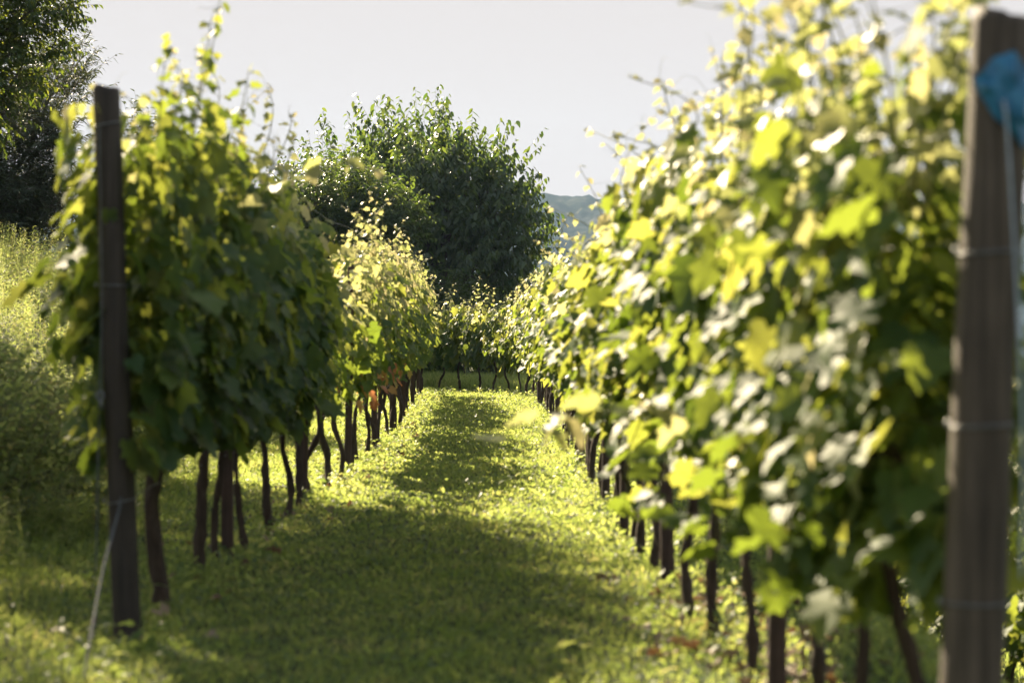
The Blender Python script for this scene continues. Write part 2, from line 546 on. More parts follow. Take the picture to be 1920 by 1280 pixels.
def bank_shoot(k, zt):
    if k not in SHOOT_BANK:
        rng = np.random.default_rng(900 + k)
        h = rng.uniform(0.26, 0.62)
        p = [(0, 0, -0.25), (rng.normal() * 0.03, rng.normal() * 0.05, -0.02), (rng.normal() * 0.08, rng.normal() * 0.10, h * 0.6), (rng.normal() * 0.16, rng.normal() * 0.16, h * rng.uniform(0.85, 1.0))]
        st, lv, pet = shoot_geo(rng, p, int(9 + h * 12), 0.088, 0.026)
        lm = MB().add(*lv).mesh('shoot_leaves', M_SHOOT)
        mb = MB().add(*st)
        for V, F in zip(pet.v, pet.f):
            pass
        if pet.n:
            mb.add(np.concatenate(pet.v), np.concatenate(pet.f))
        SHOOT_BANK[k] = (mb.mesh('shoot', M_STEM), lm)
    return SHOOT_BANK[k]

def link(name, me, parent, loc=(0, 0, 0), rz=0.0, scale=(1, 1, 1)):
    o = bpy.data.objects.new(name, me)
    C.objects.link(o)
    o.parent = parent
    o.location = loc
    o.rotation_euler = (0, 0, rz)
    o.scale = scale
    return o

def custom_shoot(root, rng, path, nleaf, s0, s1, mat=None):
    st, lv, pet = shoot_geo(rng, path, nleaf, s0, s1)
    mb = MB().add(*st)
    mb.add(np.concatenate(pet.v), np.concatenate(pet.f))
    sh = mb.build('shoot', M_STEM, root)
    MB().add(*lv).build('shoot_leaves', mat or M_SHOOT, sh)
    return sh

def make_vine(row, y, seed, label, group, zb, zt, T, n, length=0.86, variant=None, nshoot=3, r=0.026, trunk_h=None, bend=None, xoff=0.0, red=0, y0=0.5):
    p = row_at(row, y)
    rng = np.random.default_rng(seed)
    root = empty('grape_vine', (p[0] + xoff, y, float(gz(p[0], y))), row_angle(row, y))
    tag(root, label, 'vine', group)
    th = trunk_h or zb + 0.22
    trunk_mesh(rng, th, r * rng.uniform(0.85, 1.15), bend).build('trunk', M_BARK, root)
    add_cane(rng, root, length, th)
    key = ('u', seed) if variant is None else (variant, round(zb, 1), round(zt, 1), n, T)
    me, me2 = foliage_mesh(key, seed if variant is None else 40 + variant, length, zb, zt, T, n, y0)
    sc = (1, 1, 1) if variant is None else (1, 1, rng.uniform(0.94, 1.06))
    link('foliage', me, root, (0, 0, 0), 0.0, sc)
    link('young_sunlit_foliage', me2, root, (0, 0, 0), 0.0, sc)
    for k in range(nshoot):
        sm, lm = bank_shoot(int(rng.integers(0, 18)), zt)
        sc = rng.uniform(0.75, 1.15)
        sh = link('shoot', sm, root, (rng.normal() * T * 0.4, rng.uniform(-0.45, 0.45) * length, zt - 0.10 + rng.uniform(-0.08, 0.04)), rng.uniform(0, 6.28), (sc, sc, sc))
        link('shoot_leaves', lm, sh)
    if red:
        q = rng.normal(size=(red, 3)) * np.array([0.10, 0.25, 0.08]) + np.array([0.10, 0, zb - 0.03])
        tip = norm(rng.normal(size=(red, 3)) * 0.4 + np.array([0.3, 0, -0.9]))
        nr = norm(rng.normal(size=(red, 3)) * 0.5 + np.array([0.7, 0, 0.4]))
        rl = MB().add(*leaves(VINE_LEAF, q, tip, nr, rng.uniform(0.055, 0.095, red), rng, 0.25, 0.3)).build('reddened_leaves', M_RED, root)
        rl['label'] = 'red and orange autumn leaves low on the vine'
    return root

ORD = ['first', 'second', 'third', 'fourth', 'fifth', 'sixth', 'seventh', 'eighth', 'ninth', 'tenth', 'eleventh', 'twelfth', 'thirteenth', 'fourteenth', 'fifteenth', 'sixteenth']

# posts of each row (distance from the camera); vines are named after the post in front of them
LEFT_POSTS = [8.76, 11.7, 14.9, 18.1, 21.3, 24.8, 28.2, 32.0, 35.6]
RIGHT_POSTS = [5.05, 7.35, 10.2, 12.9, 14.9, 17.4, 19.3, 22.6, 26.0, 29.6, 33.2]

def post_name(i, side):
    return ('near end post' if i == 0 else ORD[i] + ' post') + ' of the ' + side + ' row'

def after_post(posts, ys, side):
    """label each vine by the post it follows and its place after that post"""
    out = []
    for y in ys:
        i = max([k for k, p in enumerate(posts) if p <= y + 0.01], default=0)
        j = sum(1 for q in ys if posts[i] <= q + 0.01 and q < y)
        out.append((i, j))
    return out

# left row -----------------------------------------------------------
LV = [9.62, 10.85, 11.45, 12.0, 12.95, 13.9, 14.6, 15.5, 16.4, 17.3, 18.4, 19.2, 20.1, 20.9, 21.7, 22.6, 23.5, 24.3, 25.2, 26.1, 27.0, 27.8, 28.6, 29.5, 30.4, 31.3, 32.4, 33.3, 34.2, 35.0, 36.0, 36.9]
bends = {0: [(0.02, 0), (-0.02, 0), (-0.03, 0), (0.02, 0), (0.05, 0)],
         1: [(-0.03, 0), (-0.01, 0), (0.0, 0), (0.03, 0), (0.05, 0)],
         2: [(-0.02, 0), (-0.03, 0.02), (0.0, 0), (0.02, 0), (0.03, 0)],
         3: [(0.06, 0), (0.02, 0), (0.0, 0), (0.02, 0), (0.0, 0)],
         4: [(0.06, 0), (0.03, 0), (0.02, 0), (0.0, 0), (0.0, 0)]}
looks = {0: 'thick curved trunk and tall leafy shoots against the sky', 1: 'leaning dark trunk and dark shaded leaves'}
for k, (y, (i, j)) in enumerate(zip(LV, after_post(LEFT_POSTS, LV, 'left'))):
    far = sstep(13, 20, y)
    zt = 1.96 - 0.24 * float(sstep(9.5, 14.5, y)) - 0.06 * float(far) + 0.05 * math.sin(y * 1.9) - 0.15 * float(sstep(33, 37, y))
    zb = 0.79 if k == 0 else 0.71
    lab = 'grape vine, %s trunk beyond the %s' % (ORD[j], post_name(i, 'left'))
    red = {8: 5, 10: 8, 11: 8, 12: 7, 14: 7, 16: 5}.get(k, 0)
    thin = k in (7, 8, 9, 14, 19, 20, 27, 29, 30)
    if thin:
        zt -= 0.28
    v = make_vine(LEFT_ROW, y, 100 + k, lab, 'grape vines of the left row', zb, zt, 0.25 if y < 12 else (0.215 if y < 15 else 0.21), (1500 if k == 0 else 760) if y < 14 else (110 if thin else 380),
                  1.75 if k == 0 else 0.95, None if k < 6 else k % 8, 2 if k < 6 else 4, 0.030 if k == 0 else (0.023 if k == 1 else 0.019), bend=bends.get(k), red=red, y0=0.80 if y < 12 else (0.6 if y < 15 else 0.22))  # more pale leaves on the far vines, painting in their sunlit glow
    if k < 5:
        rng = np.random.default_rng(600 + k)
        for q in range(3):
            c = np.array([rng.uniform(0.02, 0.16), rng.uniform(-0.35, 0.35), zb + rng.uniform(-0.02, 0.10)])
            mb = MB()
            for b in range(42):
                t = rng.random()
                a = rng.uniform(0, 6.283)
                rr = 0.038 * (1 - 0.75 * t) * rng.uniform(0.6, 1.0)
                cc = c + np.array([rr * math.cos(a), rr * math.sin(a), -0.14 * t])
                mb.add(*tube([cc + np.array([0, 0, h]) for h in (-0.008, -0.0055, 0, 0.0055, 0.008)], [0.0015, 0.0062, 0.0085, 0.0062, 0.0015], 7))
            mb.build('grape_bunch', M_GRAPE, v)
    if k == 0:
        rng = np.random.default_rng(71)
        for (px, py, dx, top, s0) in [(-0.10, -0.3, -0.03, 2.02, 0.10), (0.05, -0.4, 0.07, 2.22, 0.10), (0.10, -0.1, 0.19, 2.33, 0.10), (0.12, -0.2, 0.24, 2.44, 0.085),
                                      (-0.22, -0.45, -0.20, 1.86, 0.10), (0.16, 0.2, 0.30, 2.16, 0.10), (0.0, -0.2, 0.10, 2.12, 0.11), (0.08, 0.1, 0.14, 2.25, 0.10)]:
            custom_shoot(v, rng, [(px, py, 1.45), (px + (dx - px) * 0.4, py, 1.45 + (top - 1.45) * 0.45), (dx, py + 0.03, 1.45 + (top - 1.45) * 0.8), (dx + 0.03, py, top)], 15, s0, 0.035, M_VINE)
    if k == 1:
        rng = np.random.default_rng(72)
        custom_shoot(v, rng, [(0.2, -0.4, 1.5), (0.45, -0.5, 1.72), (0.65, -0.6, 1.80), (0.84, -0.7, 1.76)], 10, 0.10, 0.06)
        custom_shoot(v, rng, [(0.15, 0.2, 1.5), (0.26, 0.2, 1.75), (0.30, 0.2, 1.9), (0.28, 0.2, 1.98)], 10, 0.10, 0.05)

# right row ----------------------------------------------------------
RV = [5.68, 6.2, 6.75, 7.85, 8.75, 9.35, 10.35, 11.0, 11.8, 12.45, 13.2, 14.0, 15.1, 15.9, 16.7, 17.6, 18.4, 19.5, 20.3, 21.2, 22.0, 22.9, 23.8, 24.6, 25.4, 26.3, 27.2, 28.0, 28.8, 29.8, 30.7, 31.5, 32.3, 33.4, 34.2, 35.0, 35.9, 36.7, 37.5, 38.2, 38.9, 39.6, 40.3, 41.0, 41.8]
bend_y = 35.5
nb = 0
rbends = {0: [(0.10, 0), (0.06, 0), (0.0, 0), (-0.05, 0), (-0.06, 0)], 1: [(0.0, 0), (0.0, 0), (0.01, 0), (0.0, 0), (0.0, 0)],
          3: [(0.01, 0), (0.0, 0), (-0.02, 0), (0.0, 0), (0.02, 0)]}
for k, (y, (i, j)) in enumerate(zip(RV, after_post(RIGHT_POSTS, RV, 'right'))):
    zt = 1.76 + 0.05 * math.sin(y * 1.7) - 0.34 * float(sstep(9, 14, y)) - 0.10 * float(sstep(33, 38, y))
    zb = 0.74 - 0.08 * float(sstep(14, 22, y)) - 0.22 * float(sstep(34, 37, y)) - 0.22 * float(sstep(7.6, 5.9, y)) + 0.03 * math.sin(y * 2.3) + 0.04 * float(sstep(33, 38, y))
    if y > bend_y:
        lab = 'grape vine, %s trunk along the far bend closing the alley' % ORD[nb]
        nb += 1
    else:
        lab = 'grape vine, %s trunk beyond the %s' % (ORD[j], post_name(i, 'right'))
    v = make_vine(RIGHT_ROW, y, 300 + k, lab, 'grape vines of the right row', zb, zt, 0.245, 520 if y < 10 else 430, 0.9, None if k < 9 else k % 8, 4, 0.020 if y < 12 else 0.018, bend=rbends.get(k), y0=0.58)
    rng = np.random.default_rng(800 + k)
    if k == 2:
        custom_shoot(v, rng, [(-0.15, 0.3, 0.80), (-0.40, 0.35, 0.88), (-0.62, 0.4, 0.86), (-0.80, 0.42, 0.80)], 12, 0.12, 0.09)
    if k in (0, 1, 2, 3, 4):
        for q in range(3):
            dx, dy = rng.normal() * 0.16, rng.normal() * 0.2
            custom_shoot(v, rng, [(0, dy, 1.4), (dx * 0.4, dy, 1.7), (dx, dy, 1.9), (dx * 1.2, dy, rng.uniform(1.95, 2.12))], 12, 0.10, 0.04)
        for q in range(2):
            dy = rng.uniform(-0.1 if k == 0 else -0.35, 0.38)
            z0 = rng.uniform(0.58, 0.75)
            custom_shoot(v, rng, [(-0.1, dy, z0 + 0.25), (-0.22, dy, z0 + 0.15), (-0.30, dy, z0 - 0.02), (-0.32, dy, z0 - 0.14)], 7, 0.115, 0.08, M_VINE)

# lower row beyond the right row ---------------------------------------
WV = [9.6, 10.5, 11.4, 12.3, 13.2, 14.1, 15.0, 15.9, 16.8, 17.7, 18.6]
for k, y in enumerate(WV):
    make_vine(LOWER_ROW, y, 500 + k, 'grape vine on the lower terrace behind the right row, %s from its near end' % ORD[k], 'grape vines of the lower terrace row',
              0.62, 1.75, 0.32, 520, 0.95, k % 8, 2, 0.024)

# ------------------------------------------------------------------ posts
def post_body(r, h, rng, square=False, lean=(0.0, 0.0), taper=0.06):
    zs = [-0.15, 0.0, h * 0.3, h * 0.6, h * 0.85, h - 0.018, h - 0.005, h]
    rr = [r * (1 - taper * max(z, 0) / h) for z in zs]
    rr[-2] = rr[-3] * 0.97
    rr[-1] = rr[-3] * 0.90
    sides = 20
    P = [(lean[0] * z / h + rng.normal() * 0.0015, lean[1] * z / h, z) for z in zs]
    V, F = tube(P, rr, sides)
    if square:      # push the round section towards a worn square
        c = np.repeat(np.array(P), sides, 0)
        d = V[:len(c)] - c
        m = np.max(np.abs(d[:, :2]), axis=1, keepdims=True)
        l = np.linalg.norm(d[:, :2], axis=1, keepdims=True)
        V[:len(c), :2] = c[:, :2] + d[:, :2] * (0.75 * l / m * 0.92 + 0.25)
    V[:len(zs) * sides] += rng.normal(size=(len(zs) * sides, 3)) * r * 0.012
    return MB().add(V, F)

def ring(mb, cx, cy, z, r, wr, tilt=0.0, turns=2):
    for q in range(turns):
        a = np.linspace(0, 2 * np.pi, 29)
        mb.add(*tube(np.stack([cx + (r + wr) * np.cos(a), cy + (r + wr) * np.sin(a), z + q * wr * 2.2 + tilt * np.cos(a)], -1), wr, 6, False))

def make_post(row, y, h, r, mat, label, square, seed, lean=(0, 0), wraps=(), group=None, x=None):
    p = row_at(row, y)
    px = p[0] if x is None else x
    root = empty('vineyard_post', (px, y, float(gz(px, y))))
    tag(root, label, 'post', group)
    rng = np.random.default_rng(seed)
    post_body(r, h, rng, square, lean).build('post_body', mat, root, smooth=True)
    for (z, tilt) in wraps:
        mb = MB()
        ring(mb, lean[0] * z / h, lean[1] * z / h, z, r * 0.985, 0.0017, tilt)
        kx = -(r + 0.006) + lean[0] * z / h
        mb.add(*tube([(kx, -0.01, z - 0.008), (kx - 0.006, -0.018, z + 0.004), (kx - 0.002, -0.012, z + 0.014)], [0.004, 0.006, 0.003], 6))
        mb.build('wire_wrap', M_WIRE, root)
    return root

lp = make_post(LEFT_ROW, 8.76, 2.0, 0.051, M_SHADEDPOST, 'tall weathered wooden post at the near end of the left row', False, 1, (-0.075, 0),
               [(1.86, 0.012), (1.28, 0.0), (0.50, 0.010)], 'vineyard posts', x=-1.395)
for i, y in enumerate(LEFT_POSTS[1:], 1):
    make_post(LEFT_ROW, y, 1.55, 0.032 if i == 1 else 0.029, M_STAKE, 'brown wooden post, %s from the near end of the left row' % ORD[i], True, 10 + i, (RNG.normal() * 0.02, 0), (), 'vineyard posts')
rp = make_post(RIGHT_ROW, 5.05, 1.775, 0.066, M_POST, 'large blurred wooden post at the near end of the right row', False, 2, (0.075, 0),
               [(0.55, 0.0), (0.92, 0.004), (1.28, 0.004)], 'vineyard posts', x=0.945)
for i, y in enumerate(RIGHT_POSTS[1:], 1):
    make_post(RIGHT_ROW, y, 1.5, 0.031 if i < 3 else 0.028, M_STAKE, 'brown wooden post, %s from the near end of the right row' % ORD[i], True, 30 + i, (RNG.normal() * 0.02, 0), (), 'vineyard posts')

# ------------------------------------------------------------------ trellis wires, cords, blue plastic
def trellis(row, y0, y1, z, where, rowname):
    ys = np.arange(y0, y1 + 0.01, 0.6)
    pts = [(row_at(row, y)[0], y, float(gz(row_at(row, y)[0], y)) + z + 0.006 * math.sin(y * 2.1)) for y in ys]
    o = MB().add(*tube(pts, 0.0016, 5)).build('trellis_wire', M_WIRE)
    tag(o, 'thin steel trellis wire %s along the %s row' % (where, rowname), 'wire', 'trellis wires')

for z, w in ((0.50, 'below the leaves'), (0.88, 'at the height of the lowest leaves'), (1.28, 'through the middle of the leaves')):
    trellis(LEFT_ROW, 8.82, 37.0, z, w, 'left')
    trellis(RIGHT_ROW, 5.12, 35.8, z + 0.03, w, 'right')
trellis(LEFT_ROW, 8.82, 37.0, 1.84, 'near the tops', 'left')
trellis(RIGHT_ROW, 5.12, 34.5, 1.55, 'near the tops', 'right')

# cord from the top wrap of the left post down its front, and the anchor rope to the ground
x0, y0 = -1.395, 8.76
cord = MB().add(*tube(smooth_path([(-0.09, -0.056, 1.86), (-0.088, -0.062, 1.80), (-0.080, -0.066, 1.3), (-0.085, -0.072, 0.90), (-0.088, -0.070, 0.86), (-0.094, -0.07, 0.60), (-0.10, -0.08, 0.25)], 40), 0.0032, 6)).build('cord', M_ROPE, lp)
mb = MB()
a = np.linspace(0, 2 * np.pi, 17)
mb.add(*tube(np.stack([-0.085 + 0.012 * np.cos(a), -0.074 + 0.003 * np.sin(a), 0.885 + 0.016 * np.sin(a)], -1), 0.004, 6, False))
mb.add(*tube([(-0.085, -0.076, 0.87), (-0.081, -0.08, 0.855), (-0.073, -0.078, 0.835)], [0.006, 0.008, 0.003], 6))
mb.build('clamp', M_WIRE, cord)
o = MB().add(*tube(smooth_path([(x0 - 0.012, y0 - 0.056, 0.515), (x0 - 0.016, y0 - 0.085, 0.47), (x0 - 0.008, y0 - 0.46, 0.30), (x0 + 0.018, y0 - 0.86, 0.12), (x0 + 0.034, y0 - 1.14, -0.04)], 40), 0.0046, 7)).build('anchor_rope', M_ROPE)
tag(o, 'grey anchor rope slanting from the near left post to the grass', 'rope')

def blue_tag():
    # a creased sheet of blue plastic wrapped round the front of the right post
    y = 5.05
    out = [(-0.066, 1.650), (-0.040, 1.664), (-0.022, 1.690), (0.022, 1.704), (0.052, 1.668), (0.080, 1.622), (0.070, 1.545), (0.044, 1.502), (0.020, 1.536), (-0.018, 1.566), (-0.050, 1.618)]
    cx = 0.945 + 0.075 * 1.6 / 1.79
    R = 0.070
    def pt(u, z, off):
        th = u / R
        return (cx + (R + off) * math.sin(th), y - (R + off) * math.cos(th), z)
    N_ = len(out)
    V, F = [], []
    inner = [(u * 0.5 + 0.004, 1.61 + (z - 1.61) * 0.5) for u, z in out]
    for off in (0.0, 0.0025):
        V += [pt(u, z, off + 0.003 * math.sin(i * 2.1)) for i, (u, z) in enumerate(out)]
        V += [pt(u, z, off + 0.010 + 0.010 * math.sin(i * 2.4 + 1)) for i, (u, z) in enumerate(inner)]
        V += [pt(0.004, 1.61, off + 0.004)]
    B = 2 * N_ + 1
    for s in (0, 1):
        for i in range(N_):
            j = (i + 1) % N_
            t = [(i, j, N_ + j), (i, N_ + j, N_ + i), (N_ + i, N_ + j, 2 * N_)]
            for q in t:
                q = tuple(v + s * B for v in q)
                F.append(q if s else q[::-1])
    for i in range(N_):
        j = (i + 1) % N_
        F += [(i, i + B, j + B), (i, j + B, j)]
    o = MB().add(V, F).build('blue_plastic_tag', M_BLUE, smooth=False)
    tag(o, 'creased blue plastic wrapped round the top of the near right post', 'plastic tag')
    MB().add(*tube(smooth_path([(1.010, 4.968, 1.60), (1.013, 4.950, 1.54), (1.024, 4.946, 1.36), (1.040, 4.946, 1.05), (1.046, 4.946, 0.85), (1.042, 4.946, 0.62)], 30), 0.0034, 6)).build('cord', M_TWINE, o)

blue_tag()

# ------------------------------------------------------------------ low rail fence behind the far bend
def rail_fence():
    root = empty('rail_fence', (-1.0, 43.6, float(gz(-1.0, 43.6))))
    tag(root, 'low wooden rail fence in the shade behind the far vines', 'fence')
    for k, x in enumerate((-1.6, 0.2, 1.8)):
        MB().add(*tube([(x, 0.05 * k, -0.1), (x - 0.09, 0.05 * k, 0.55)], 0.028, 10)).build('fence_post', M_RAIL, root)
    for z, w in ((0.38, 0.014),):
        MB().add(*tube([(-1.9, -0.06, z + 0.03), (0.1, -0.03, z - 0.01), (2.2, -0.06, z - 0.03)], w, 10)).build('fence_rail', M_RAIL, root)

rail_fence()

# ------------------------------------------------------------------ trees
def make_tree(name, label, base, blobs, trunk_pts, trunk_r, mat, tmpl, leaf, ntwig, twig_len, per, seed, droop=0.5, up=0.35, shell=0.5, stem_r=0.004, width=1.0, bark=None):
    rng = np.random.default_rng(seed)
    root = empty(name, base)
    tag(root, label, 'tree')
    tp = smooth_path(trunk_pts, 16)
    tb = MB().add(*tube(tp, np.linspace(trunk_r, trunk_r * 0.3, 16), 12))
    tb.build('trunk', bark or M_TREEBARK, root)
    br = MB()
    vols = np.array([b[1][0] * b[1][1] * b[1][2] for b in blobs]) ** (2 / 3)
    pick = rng.choice(len(blobs), ntwig, p=vols / vols.sum())
    cen = np.array([b[0] for b in blobs], float)[pick]
    rr = np.array([b[1] for b in blobs], float)[pick]
    d = norm(rng.normal(size=(ntwig, 3)))
    q = (shell + (1 - shell) * rng.random(ntwig) ** 0.6)[:, None]
    P0 = cen + d * rr * q
    cc = np.average(np.array([b[0] for b in blobs], float), axis=0, weights=vols)
    outd = norm(P0 - cc + np.array([0, 0, 0.25]))
    dirs = norm(0.6 * outd + 0.55 * d + np.array([0, 0, up]) + rng.normal(size=(ntwig, 3)) * 0.28)
    ln = twig_len * rng.uniform(0.55, 1.25, ntwig)
    ext = np.linalg.norm((P0 - cc) / np.maximum(np.ptp(P0, axis=0) * 0.5, 0.1), axis=1) + 0.25 * outd[:, 2]
    far_out = ext > np.quantile(ext, 0.955)
    ln = np.where(far_out, ln * 1.35, ln * 0.92)
    # limbs from the trunk to each blob
    for b in blobs:
        c, r = np.array(b[0], float), np.array(b[1], float)
        k = int(rng.integers(5, 15))
        s = tp[k]
        m = (s + c) / 2 + np.array([0, 0, -0.15 * np.linalg.norm(c - s)])
        L = smooth_path([s, m, c], 9)
        br.add(*tube(L, np.linspace(trunk_r * 0.42, trunk_r * 0.10, 9), 7))
        for e in range(5):
            w = norm(rng.normal(size=3) + np.array([0, 0, 0.4]))
            st = L[int(rng.integers(4, 9))]
            br.add(*tube(smooth_path([st, st + w * r * 0.5, st + w * r * 0.9], 6), np.linspace(trunk_r * 0.12, trunk_r * 0.03, 6), 5))
    # twig stems
    for k in range(ntwig):
        e = P0[k] + dirs[k] * ln[k]
        mid = P0[k] + dirs[k] * ln[k] * 0.55 + np.array([0, 0, 0.05 * ln[k]])
        br.add(*tube([P0[k] - dirs[k] * ln[k] * 0.3, mid, e], [stem_r, stem_r * 0.7, stem_r * 0.3], 3, False))
    br.build('branches', bark or M_TREEBARK, root)
    t = np.tile(np.linspace(0.05, 1.0, per), ntwig)
    I = np.repeat(np.arange(ntwig), per)
    P = P0[I] + dirs[I] * (ln[I] * t)[:, None] + np.array([0, 0, 0.05]) * (ln[I] * 4 * t * (1 - t))[:, None]
    ref = norm(np.cross(dirs, np.array([0, 0, 1.0]) + 0.01))[I]
    sgn = np.where(np.arange(len(I)) % 2 == 0, 1.0, -1.0)[:, None]
    tip = norm(ref * sgn * 0.7 + dirs[I] * 0.55 + np.array([0, 0, -droop]) + rng.normal(size=(len(I), 3)) * 0.28)
    nr = norm(np.array([0, 0, 1.0]) + 0.4 * outd[I] + rng.normal(size=(len(I), 3)) * 0.45)
    sz = leaf * rng.uniform(0.6, 1.15, len(I))
    MB().add(*leaves(tmpl, P, tip, nr, sz, rng, 0.5, 0.28, 0.02)).build('crown', mat, root)
    return root

def blob_cloud(rng, center, radii, n, size, flat=0.0):
    """smaller blobs spread over an ellipsoid"""
    out = [(tuple(center), tuple(np.array(radii) * 0.62))]
    for k in range(n):
        d = norm(rng.normal(size=3))
        d[2] = abs(d[2]) if rng.random() < 0.45 else d[2]
        c = np.array(center) + d * np.array(radii) * rng.uniform(0.55, 0.88)
        s = size * rng.uniform(0.7, 1.3)
        out.append((tuple(c), (s, s, s * 0.85)))
    return out

# the big tree behind the far bend
r_ = np.random.default_rng(21)
zg = float(gz(-1.4, 49))
blobs = blob_cloud(r_, (0, 0, 2.75), (2.0, 1.9, 2.45), 30, 0.58)
blobs += [((-1.55, 0, 3.3), (0.8, 0.8, 1.0)), ((-1.3, -0.3, 1.4), (1.0, 1.0, 1.0)), ((1.35, 0.1, 1.5), (0.75, 0.9, 1.0)), ((1.5, -.2, 2.9), (0.5, 0.6, 0.7)), ((0.1, 0, 4.7), (0.6, 0.6, 0.5)), ((-0.6, 0, 4.55), (0.6, 0.6, 0.5)),
          ((-1.55, 0, 4.55), (0.45, 0.6, 0.4)), ((-0.65, 0, 4.9), (0.45, 0.6, 0.4)), ((0.3, 0.1, 4.95), (0.4, 0.6, 0.4)), ((0.95, 0, 4.55), (0.45, 0.6, 0.4)), ((1.45, 0, 4.25), (0.4, 0.6, 0.4)), ((1.75, 0, 3.7), (0.4, 0.6, 0.4)), ((1.9, 0.1, 3.0), (0.4, 0.6, 0.4)), ((1.95, 0, 2.1), (0.4, 0.6, 0.4)), ((0.6, 0.2, 0.8), (1.2, 1.0, 0.7)), ((-0.5, 0.2, 0.8), (1.2, 1.0, 0.7))]
make_tree('cherry_tree', 'large dark green tree with drooping oval leaves beyond the end of the alley', (-1.8, 49.0, zg), [((b[0][0], b[0][1], b[0][2] * 0.90), b[1]) for b in blobs],
          [(0, 0, -0.2), (0.05, 0, 0.9), (-0.05, 0.05, 2.2), (0.05, 0, 3.6)], 0.16, M_CHERRY, OVAL_LEAF, 0.165, 2300, 0.80, 15, 22, 1.1, 0.40, 0.35)

# tall tree on the bank, out of frame; crown shaped to shade the near vines
r_ = np.random.default_rng(31)
zg = float(gz(-8.0, 24))
blobs = [((-0.7, 0.0, 8.0), (1.0, 1.3, 0.9)), ((0.75, 0.0, 7.2), (0.8, 1.3, 0.9)), ((1.2, 0.0, 6.3), (0.95, 1.2, 1.0)), ((1.9, 0.0, 5.3), (0.8, 1.1, 0.8)), ((-0.4, 0.0, 6.6), (1.2, 1.3, 1.0)), ((0.5, 0.0, 5.6), (1.2, 1.2, 0.9)), ((1.0, 0.0, 4.4), (0.9, 1.2, 0.8)), ((1.6, 0.0, 3.6), (0.75, 1.1, 0.8)), ((0.2, 0.0, 3.8), (0.9, 1.1, 0.9)), ((-0.5, 0.0, 3.0), (0.9, 1.1, 0.9)), ((-0.8, 0, 5.2), (1.2, 1.2, 0.9))]
make_tree('tall_tree', 'tall leafy tree on the bank casting shade over the near vines', (-8.0, 24.0, zg), blobs,
          [(0, 0, -0.3), (0.1, 0, 2.0), (-0.1, 0.1, 4.5), (0.1, 0, 7.2)], 0.20, M_BROAD, OVAL_LEAF, 0.11, 3500, 0.5, 14, 32, 0.6, 0.2, 0.35)
r_ = np.random.default_rng(33)
zg = float(gz(-6.95, 31))
zr = 1.15 - zg
blobs = [((-0.3, 0, zr + 3.6), (0.9, 1.0, 0.7)), ((0.25, 0.1, zr + 3.9), (0.7, 0.8, 0.5)), ((0.9, 0, zr + 4.05), (0.5, 0.7, 0.4)), ((0.15, 0, zr + 3.0), (0.55, 0.7, 0.5)), ((0.65, 0.2, zr + 3.3), (0.4, 0.6, 0.35)), ((-0.4, 0, zr + 2.75), (0.55, 0.7, 0.35)),
         ((-1.2, 0, zr + 3.0), (0.9, 1.0, 0.8)), ((0.0, 0, zr + 4.6), (1.1, 1.0, 0.6))]
make_tree('broadleaf_tree', 'green broadleaf tree hanging into the upper corner above the bank', (-6.95, 31.0, zg), blobs,
          [(-0.4, 0, -0.3), (-0.3, 0, 1.2), (-0.2, 0.1, 2.4), (-0.1, 0, 3.9)], 0.11, M_BROAD, OVAL_LEAF, 0.095, 1500, 0.5, 13, 33, 0.6, 0.3, 0.35)

# dark, fine-leaved trees behind it
r_ = np.random.default_rng(41)
zg = float(gz(-8.1, 38))
blobs = blob_cloud(r_, (0, 0, 2.0), (1.6, 1.6, 2.05), 22, 0.55) + [((-1.4, 0, 2.6), (1.0, 1.0, 1.3)), ((0.5, 0, 0.3), (0.9, 1.0, 0.8)), ((-0.9, 0, 0.2), (1.2, 1.0, 1.0))]
make_tree('dark_willow_tree', 'dark fine leaved tree at the top of the grassy bank', (-8.1, 38.0, zg), blobs,
          [(0, 0, -0.3), (0.1, 0, 0.8), (-0.1, 0.1, 1.8), (0.1, 0, 2.8)], 0.12, M_WILLOW, NARROW_LEAF, 0.14, 4400, 0.5, 14, 42, 0.25, 0.5, 0.3)
r_ = np.random.default_rng(51)
zg = float(gz(-5.6, 38))
blobs = blob_cloud(r_, (0, 0, 1.5), (1.0, 1.0, 1.35), 10, 0.36)
make_tree('thin_bush_tree', 'sparse twiggy small tree showing above the near left vines', (-5.4, 38.0, zg), blobs,
          [(0, 0, -0.3), (0.05, 0, 0.7), (-0.05, 0.05, 1.5), (0.05, 0, 2.4)], 0.06, M_WILLOW, OVAL_LEAF, 0.085, 520, 0.5, 10, 52, 0.4, 0.6, 0.4, 0.005)
r_ = np.random.default_rng(61)
zg = float(gz(-3.0, 45.5))
blobs = blob_cloud(r_, (0, 0, 2.15), (1.35, 1.2, 1.75), 18, 0.5) + [((0.5, 0.2, 0.9), (0.8, 0.8, 0.6)), ((-0.5, 0.2, 0.9), (0.8, 0.8, 0.6))]
make_tree('slender_tree', 'small open crowned tree between the left vines and the big dark tree', (-3.0, 45.5, zg), blobs,
          [(0, 0, -0.3), (0.05, 0, 1.0), (-0.05, 0.05, 2.2), (0.05, 0, 3.5)], 0.07, M_CHERRY, OVAL_LEAF, 0.12, 2300, 0.6, 12, 62, 0.55, 0.6, 0.4)
r_ = np.random.default_rng(63)
blobs = blob_cloud(r_, (0, 0, 1.0), (1.4, 1.0, 1.1), 10, 0.45)
make_tree('dark_bush', 'low dark bush to the right of the big tree, in front of the hills', (1.2, 54.0, float(gz(1.2, 54))), blobs,
          [(0, 0, -0.3), (0.02, 0, 0.3), (0, 0, 0.7), (0, 0, 1.2)], 0.06, M_CHERRY, OVAL_LEAF, 0.11, 1100, 0.4, 10, 64, 0.5, 0.5, 0.3)
r_ = np.random.default_rng(65)
